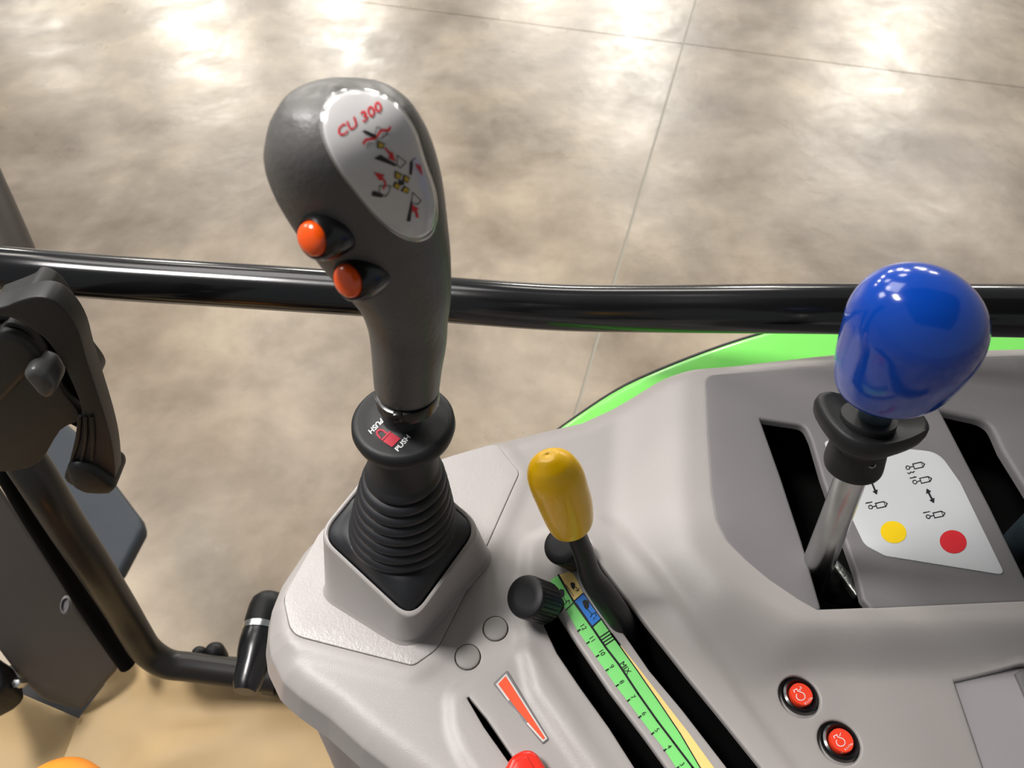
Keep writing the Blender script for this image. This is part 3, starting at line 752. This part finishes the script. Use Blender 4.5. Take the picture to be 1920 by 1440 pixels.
# ================================================================== RED SLIDER
rs = P(985, 1440, 0)
red_ = thing('slider_knob', 'red plastic slider knob at the lower end of the narrow slot', 'knob', rs)
k0 = [P(x, y, .012) for x, y in ((938, 1458), (958, 1416), (985, 1402), (1006, 1408), (1026, 1442), (1060, 1500), (1000, 1520))]
solid('slider_cap', k0, (.0, .0, -.011), 'red', red_, .0032, 4)
k1 = [P(x, y, .0132) for x, y in ((953, 1452), (968, 1426), (988, 1416), (1002, 1440), (1020, 1480), (975, 1490))]
solid('slider_ridge', k1, (0, 0, -.002), 'red', red_, .0008, 3)
solid('slider_stem', [P(x, y, .002) for x, y in ((985, 1470), (1000, 1462), (1025, 1500), (1010, 1510))], (0, 0, -.02), 'blackp', red_, 0)

# ================================================================== BLUE LEVER
BY = .205
bb = P(1560, 1110, .0)
blu = thing('control_lever', 'steel lever with a glossy blue knob and black finger collar in the left panel slot', 'lever', (bb.x, bb.y, ZC))
def pj(px, py, Y, rpx): return prj(px, py, Y, rpx)
tube('lever_rod', [pj(1512, 1120, .201, 29), pj(1533, 1060, .201, 28), pj(1560, 990, .201, 28), pj(1588, 915, .201, 28), pj(1607, 865, .202, 28)], 'chrome', blu)
sl = knob('sleeve', [(1596, 883, 30), (1596, 882, 42), (1597, 879, 48), (1599, 872, 52), (1602, 860, 53), (1612, 830, 51), (1624, 795, 51), (1630, 780, 50)], .196, .204, 'rubber', blu, .9)
printed_ok = True
# finger collar: broad two-winged flange
fc = PY(1640, 792, .203)
dF = (fc-CAM).dot(FW); sF = dF/F_PX
axf = (PY(1700, 700, .206)-PY(1600, 880, .198)).normalized()
e1 = (RT-axf*RT.dot(axf)).normalized(); e2 = axf.cross(e1)
wing = [(-100, 30), (-96, 58), (-78, 72), (-50, 66), (0, 52), (60, 44), (88, 34), (100, 12), (98, -14), (80, -34), (30, -60), (-20, -74), (-56, -66), (-80, -44), (-95, -8)]
wing = [tuple(p) for p in catmull(wing+[wing[0]], 4)[:-1]]
prof = [(.55, -.016), (.66, -.0115), (.86, -.0085), (.97, -.0055), (1., -.0015), (.985, .0015), (.93, .003), (.86, .0026), (.62, .0006), (.40, .0), (.36, -.001), (.35, -.006)]
V = []; n = len(wing)
for s, z in prof:
    for x, y in wing:
        r0 = math.hypot(x, y); rc = 52
        k = s if s > .8 else s
        rr = (r0*s) if s > .8 else (rc*s/.62*(1-(s/.8))+r0*s*(s/.8))
        V.append(fc+e1*(x/r0*rr*sF)+e2*(y/r0*rr*sF)+axf*z)
Fc = [(i*n+j, i*n+(j+1) % n, (i+1)*n+(j+1) % n, (i+1)*n+j) for i in range(len(prof)-1) for j in range(n)]
fo = link('finger_collar', V, Fc, 'rubber', blu, angle=70)
tube('inner_rod', [pj(1612, 850, .202, 28), pj(1640, 780, .204, 30), pj(1660, 730, .206, 30), pj(1675, 700, .207, 30)], 'steelblue', blu)
pin = PY(1634, 871, .197); pin = pin-(pin-CAM).normalized()*.0125
lathe('roll_pin', [(.0018, -.006), (.0018, .0006), (.0012, .0008), (.001, -.001)], pin, (CAM-pin).normalized()+RT*.2, 'zinc', blu, n=16)
# knob
KB = [(1671, 721, 40), (1668, 717, 86), (1669, 715, 95), (1674, 706, 102), (1683, 688, 110), (1694, 665, 118), (1706, 640, 123.5), (1714, 612, 124.5), (1716, 588, 120), (1716, 564, 106), (1715, 545, 86), (1714, 532, 62), (1713, 525, 38), (1713, 521.5, 16), (1713, 521, 2)]
knob('knob', KB, .206, .206, 'blue', blu, .92)
# pivot link at the foot
lk = [(1548, 1040), (1560, 1036), (1612, 1092), (1622, 1108), (1606, 1118), (1596, 1104)]
solid('pivot_link', [P(x, y, .009) for x, y in lk], (.0, .0, -.006), 'zinc', blu, .0012, 3)
tube('pivot_yoke', [(*P(1510, 1085, -.012), .006), (*P(1550, 1098, -.016), .009), (*P(1585, 1110, -.016), .0095), (*P(1612, 1118, -.018), .007)], 'blackp', blu)

# second lever at the right edge of the frame
sp = P(1925, 1060, -.01)
sec = thing('control_lever', 'bluish steel lever stub in the right panel slot, cut by the photo edge', 'lever', sp)
a = P(1905, 1030, -.012); b = PD(2060, 880, .40)
tube('lever_rod', [(*a, .0105), (*(a+(b-a)*.5), .0105), (*b, .0105)], 'steelblue', sec, k=3)
lathe('knob', [(.010, -.014), (.016, -.010), (.0195, 0), (.018, .010), (.012, .017), (.004, .0195), (.001, .0197)], b+(b-a)*.12, b-a, 'blackp', sec)
solid('pivot_link', [P(x, y, -.008) for x, y in ((1912, 1030), (1930, 1024), (1990, 1080), (1980, 1096))], (0, 0, -.006), 'zinc', sec, .001, 3)

# ================================================================== HANDRAIL, FENDER
rl = [(-900, 430, .66), (-260, 478, .60), (0, 503, .583), (200, 520, .583), (420, 534, .583), (620, 547, .582), (760, 556, .578), (900, 567, .57), (1060, 577, .562), (1250, 579, .548), (1560, 579, .515), (1920, 583, .490), (2250, 588, .47)]
rail = tube('handrail', [(*PD(x, y, t), .0176) for x, y, t in rl], 'paint', None, n=48)
tag(rail, 'black painted round handrail running across the whole picture behind the levers', 'handrail')

fd = thing('rear_fender', 'bright green painted fender showing behind the console, below the handrail', 'fender', P(1300, 700, -.03))
fe = [(1040, 822), (1092, 784), (1180, 728), (1300, 676), (1430, 632), (1560, 604), (1750, 588), (2000, 582), (2500, 590)]
top = [P(x, y, -.03) for x, y in fe]; fe3 = [(p.x, p.y) for p in top]
fe3 = [tuple(p) for p in catmull(fe3, 4)]
low = [tuple(P(a, b, h)[:2]) for a, b, h in [(2450, 640, HP)]+out_bk[1:9]]
FL = ccw(fe3+low)
sheet('fender_skin', FL, [], lambda A: -.03+0*A[:, 0], 'fender', fd, r=.006, depth=.06, grid=.02)
edge = offset(ccw(fe3+low), .0065); ed = [p for p in edge if True]
tube('fender_edge_trim', [(x+.0, y+.007, ZC-.036, .0028) for x, y in fe3[::2]], 'blackp', fd, k=2, n=10)

# ================================================================== LEFT SIDE: DOOR FRAME, LATCH, TRIM
dr = [(-60, 690, .60), (0, 790, .62), (72, 900, .645), (125, 985, .69), (180, 1068, .74), (226, 1140, .80), (252, 1184, .83), (276, 1220, .855), (312, 1244, .87), (360, 1251, .878), (440, 1262, .885), (520, 1275, .89)]
df = thing('door_frame', 'black painted tubular door frame running down to the sill by the tan floor mat', 'door frame', PD(300, 1250, .87))
tube('frame_tube', [(*PD(x, y, t), .0165) for x, y, t in dr], 'frame', df)
tube('frame_tube_end', [(*PD(500, 1272, .905), .018), (*PD(560, 1285, .905), .018)], 'blackp', df, k=2)
sb = [(-40, 790, .66), (10, 868, .67), (60, 955, .71), (112, 1040, .76), (165, 1128, .83), (205, 1190, .87), (240, 1240, .90)]
tube('door_seal', [(*PD(x, y, t), .0150) for x, y, t in sb], 'well', df, flat=.7)
for x, y, r in ((374, 1226, 13), (402, 1222, 17)):
    p = PD(x, y, .90); lathe('sill_clip', [(r*.9/F_PX, -.02), (r/F_PX, 0), (r*.8/F_PX, .006), (r*.3/F_PX, .009)], p, (0, 0, 1), 'blackp', df, n=20)
tube('sill_shelf', [(*PD(320, 1237, .91), .008), (*PD(420, 1246, .915), .010), (*PD(480, 1252, .915), .010)], 'blackp', df, k=2)
# hinge post by the console
hp = PY(497, 1165, PD(500, 1260, .90).y)
h_ = thing('hinge_post', 'black round-topped hinge post with a metal ring, left of the console edge', 'hinge', PD(505, 1260, .89))
R0 = 37*(hp-CAM).dot(FW)/F_PX
ha = Vector((.05, 1, -.05))
lathe('post_cap', [(R0*.96, .012), (R0*1.0, .016), (R0*1.0, .032), (R0*.93, .040), (R0*.7, .046), (R0*.3, .049), (.001, .0495)], hp-ha*.018, ha, 'blackp', h_)
lathe('metal_ring', [(R0*.9, .004), (R0*1.0, .005), (R0*1.0, .0115), (R0*.9, .0125)], hp-ha*.018, ha, 'chrome', h_)
lathe('post_body', [(R0*.5, -.055), (R0*.66, -.048), (R0*.76, -.028), (R0*.9, -.016), (R0*.97, -.006), (R0*.97, .004), (R0*.8, .004)], hp-ha*.018, ha, 'blackgloss', h_)
for x, y in ((468, 1233), (480, 1236), (474, 1243)):
    lathe('bolt', [(.004, -.004), (.0042, .001), (.003, .003), (.001, .0035)], PD(x, y, .868), (0, -.3, 1), 'chrome', h_, n=6)

# upper post behind the rail
tp = tube('window_post', [(*PD(-190, 40, .80), .032), (*PD(-75, 300, .80), .032), (*PD(-8, 450, .80), .032), (*PD(36, 560, .80), .032), (*PD(60, 640, .80), .032)], 'post', None)
tag(tp, 'dark brown grey upright post at the left edge, above and behind the handrail', 'post')

# door latch with pull handle
LYc = .34
lt = thing('door_latch', 'black plastic door latch with a curved pull handle at the left edge', 'latch', PY(60, 860, LYc))
def prx(px, py, Y, rpx): return prj(px, py, Y, rpx)
ho = [(-80, 585), (0, 577), (30, 566), (66, 557), (98, 563), (128, 590), (148, 625), (161, 672), (180, 730), (199, 790), (211, 840), (216, 890), (214, 915)]
hi = [(205, 926), (172, 926), (142, 914), (120, 896), (134, 862), (145, 828), (150, 795), (153, 768), (143, 738), (126, 700), (106, 664), (80, 632), (42, 606), (0, 592), (-80, 590)]
hh = [tuple(p) for p in catmull(ho, 3)]+[tuple(p) for p in catmull(hi, 3)]
solid('pull_handle', [PY(x, y, LYc-.040) for x, y in hh], (0, .014, 0), 'latch', lt, .005, 4)
gapp = [(-80, 596), (40, 600), (84, 628), (112, 662), (132, 700), (150, 745), (158, 790), (150, 806), (120, 790), (100, 740), (60, 690), (0, 660), (-80, 650)]
solid('latch_gap_shade', [PY(x, y, LYc-.028) for x, y in gapp], (0, .02, 0), 'well', lt, .001, 1)  # black solid fills the gap as its shade
for dx in (-17, -3, 11):
    tube('grip_rib', [prx(163+dx*.8, 780, LYc-.0405, 3.5), prx(163+dx, 820, LYc-.041, 4.2), prx(157+dx*1.3, 862, LYc-.041, 3.2)], 'blackp', lt, n=10, k=4)
solid('handle_end_cap', [PY(x, y, LYc-.046) for x, y in [(119, 884), (134, 872), (165, 878), (195, 898), (216, 914), (213, 927), (198, 930), (160, 930), (132, 917)]], (0, .03, 0), 'rubber', lt, .006, 4)
bd = [(-60, 640), (0, 618), (14, 606), (45, 616), (72, 645), (98, 690), (118, 735), (146, 770), (147, 790), (112, 808), (72, 868), (10, 885), (-60, 880)]
solid('latch_body', [PY(x, y, LYc-.034) for x, y in [tuple(p) for p in catmull(bd, 3)]], (0, .05, 0), 'latch', lt, .006, 4)
solid('latch_slot_shade', [PY(x, y, LYc-.0335) for x, y in ((-30, 780), (30, 735), (62, 700), (90, 668), (118, 705), (92, 728), (72, 752), (10, 790))], (0, .02, 0), 'well', lt, .001, 1)  # recess darkness made as a black solid
b2 = [(-60, 665), (0, 625), (30, 628), (62, 655), (80, 680), (52, 705), (0, 760), (-60, 780)]
solid('latch_cover', [PY(x, y, LYc-.040) for x, y in b2], (0, .03, 0), 'latch', lt, .006, 4)
b3 = [(38, 705), (56, 693), (88, 706), (104, 730), (100, 745), (84, 752), (66, 738)]
solid('latch_tab', [PY(x, y, LYc-.050) for x, y in b3], (0, .02, 0), 'tab', lt, .004, 4)

# step plate behind
st = [(110, 780), (140, 806), (262, 968), (268, 988), (220, 1078), (150, 1020), (40, 860)]
so = solid('step_plate', [P(x, y, -1.0) for x, y in st], (0, 0, -.04), 'slate', None, .012, 4)
tag(so, 'slate grey blue step plate seen below the door latch handle', 'step')

# grey lower trim panel
tr = [(-140, 700, -.12), (0, 912, -.22), (105, 1068, -.34), (222, 1243, -.50), (224, 1252, -.51), (152, 1332, -.545), (82, 1312, -.52), (42, 1276, -.48), (-30, 1180, -.40), (-160, 1140, -.33)]
to = thing('trim_panel', 'grey moulded lower trim panel at the lower left, above the tan mat', 'trim panel', P(150, 1300, -.54))
pa, pb, pc = P(0, 912, -.24), P(222, 1243, -.50), P(152, 1332, -.545); pnn = (pb-pa).cross(pc-pa)
solid('panel_skin', [CAM+ray(x, y)*((pa-CAM).dot(pnn)/ray(x, y).dot(pnn)) for x, y, h in tr], (P(60, 1200, -.45)-CAM).normalized()*.03, 'trim', to, .012, 4)
hq = P(131, 1138, -.395)
lathe('screw_recess', [(.0085, -.004), (.0085, .0), (.0065, .0012), (.0055, -.002), (.001, -.002)], hq+Vector((0, -.002, .010)), (.35, -.5, .8), 'panel', to, n=20, sc=(.6, 1.2))

# tan mat on the cab floor
CF = -.56
mo = thing('floor_mat', 'tan protective mat with creases covering the cab floor, bottom left', 'mat', P(350, 1360, CF))
mp = [(150, 1342), (196, 1285), (236, 1236), (262, 1240), (300, 1266), (400, 1284), (520, 1302), (640, 1330), (1000, 1400), (1000, 1800), (20, 1800), (60, 1560), (128, 1400)]
ml = ccw(densify(rpoly(W(mp, CF), .01, 4), .02))
def matz(A):
    r = []
    for x, y in A[:, :2]:
        v = noise.noise(Vector((x*5, y*14, 0)))*.010+noise.noise(Vector((x*16, y*30, 3)))*.0035
        d = 0
        r.append(CF+v)
    z = np.array(r)
    fr = np.array([P(a, b, CF)[:2] for a, b in ((236, 1236), (300, 1266), (520, 1302), (640, 1330))])
    dd = dist(A[:, :2], fr, False); z += .022*np.exp(-(dd/.022)**2)
    f2 = np.array([P(a, b, CF)[:2] for a, b in ((300, 1430), (440, 1370), (560, 1335), (640, 1345))])
    d2 = dist(A[:, :2], f2, False); z += .012*np.exp(-(d2/.03)**2)
    return z
M['mat'] = mat('tan_paper_mat', (.52, .365, .185), .6, var=.10, vscale=6, bump=.2, bscale=120)
sheet('mat_sheet', ml, [], matz, 'mat', mo, r=.001, depth=.006, grid=.012)
m2 = [(-200, 1230), (0, 1286), (60, 1312), (150, 1350), (128, 1420), (20, 1800), (-400, 1800)]
def matz2(A):
    fr = np.array([P(a, b, CF)[:2] for a, b in ((-200, 1225), (0, 1290), (60, 1315), (150, 1350))])
    dd = dist(A[:, :2], fr, False)
    return CF-.03+.035*np.exp(-(dd/.03)**2)+np.array([noise.noise(Vector((x*9, y*9, 5)))*.006 for x, y in A[:, :2]])
sheet('mat_corner', ccw(densify(W(m2, CF), .02)), [], matz2, 'mat', mo, r=.001, depth=.006, grid=.014)
cab = slab('cab_floor_pan', [(-.75, -.5), (-.75, .36), (-.2, .36), (.6, .30), (.6, -.5)], 'blackp', ZC+CF-.045, .03)
tag(cab, 'dark metal cab floor pan under the tan mat', 'floor pan')

# orange knob at the corner
ok = PD(105, 1532, .62); ro = 88*.62/F_PX
og = thing('orange_knob', 'smooth orange round knob just entering the bottom left corner', 'knob', Vector((ok.x, ok.y, ZC+CF)))
lathe('knob_cap', [(ro*.6, -.030), (ro*.95, -.020), (ro*1.12, -.006), (ro*1.15, .004), (ro*1.02, .016), (ro*.75, .0255), (ro*.4, .031), (.001, .033)], ok, (.0, -.1, 1), 'orangeknob', og, angle=0)
lathe('knob_stem', [(.009, -(ok.z-ZC-CF)-.002), (.009, -.028)], ok, (0, 0, 1), 'blackp', og, n=24)
# dark bracket and bolt at the left edge
bk = thing('seat_bracket', 'black bracket with a bright bolt at the extreme left edge, above the mat', 'bracket', P(-10, 1300, -.5))
solid('bracket_plate', [P(x, y, -.42) for x, y in ((-120, 1180), (-14, 1225), (2, 1255), (8, 1285), (-14, 1306), (-120, 1360))], (0, 0, -.05), 'blackp', bk, .008, 3)
lathe('bolt', [(.006, -.01), (.006, .003), (.0045, .005), (.001, .0055)], P(34, 1281, -.44), (.1, -.4, 1), 'chrome', bk, n=6)
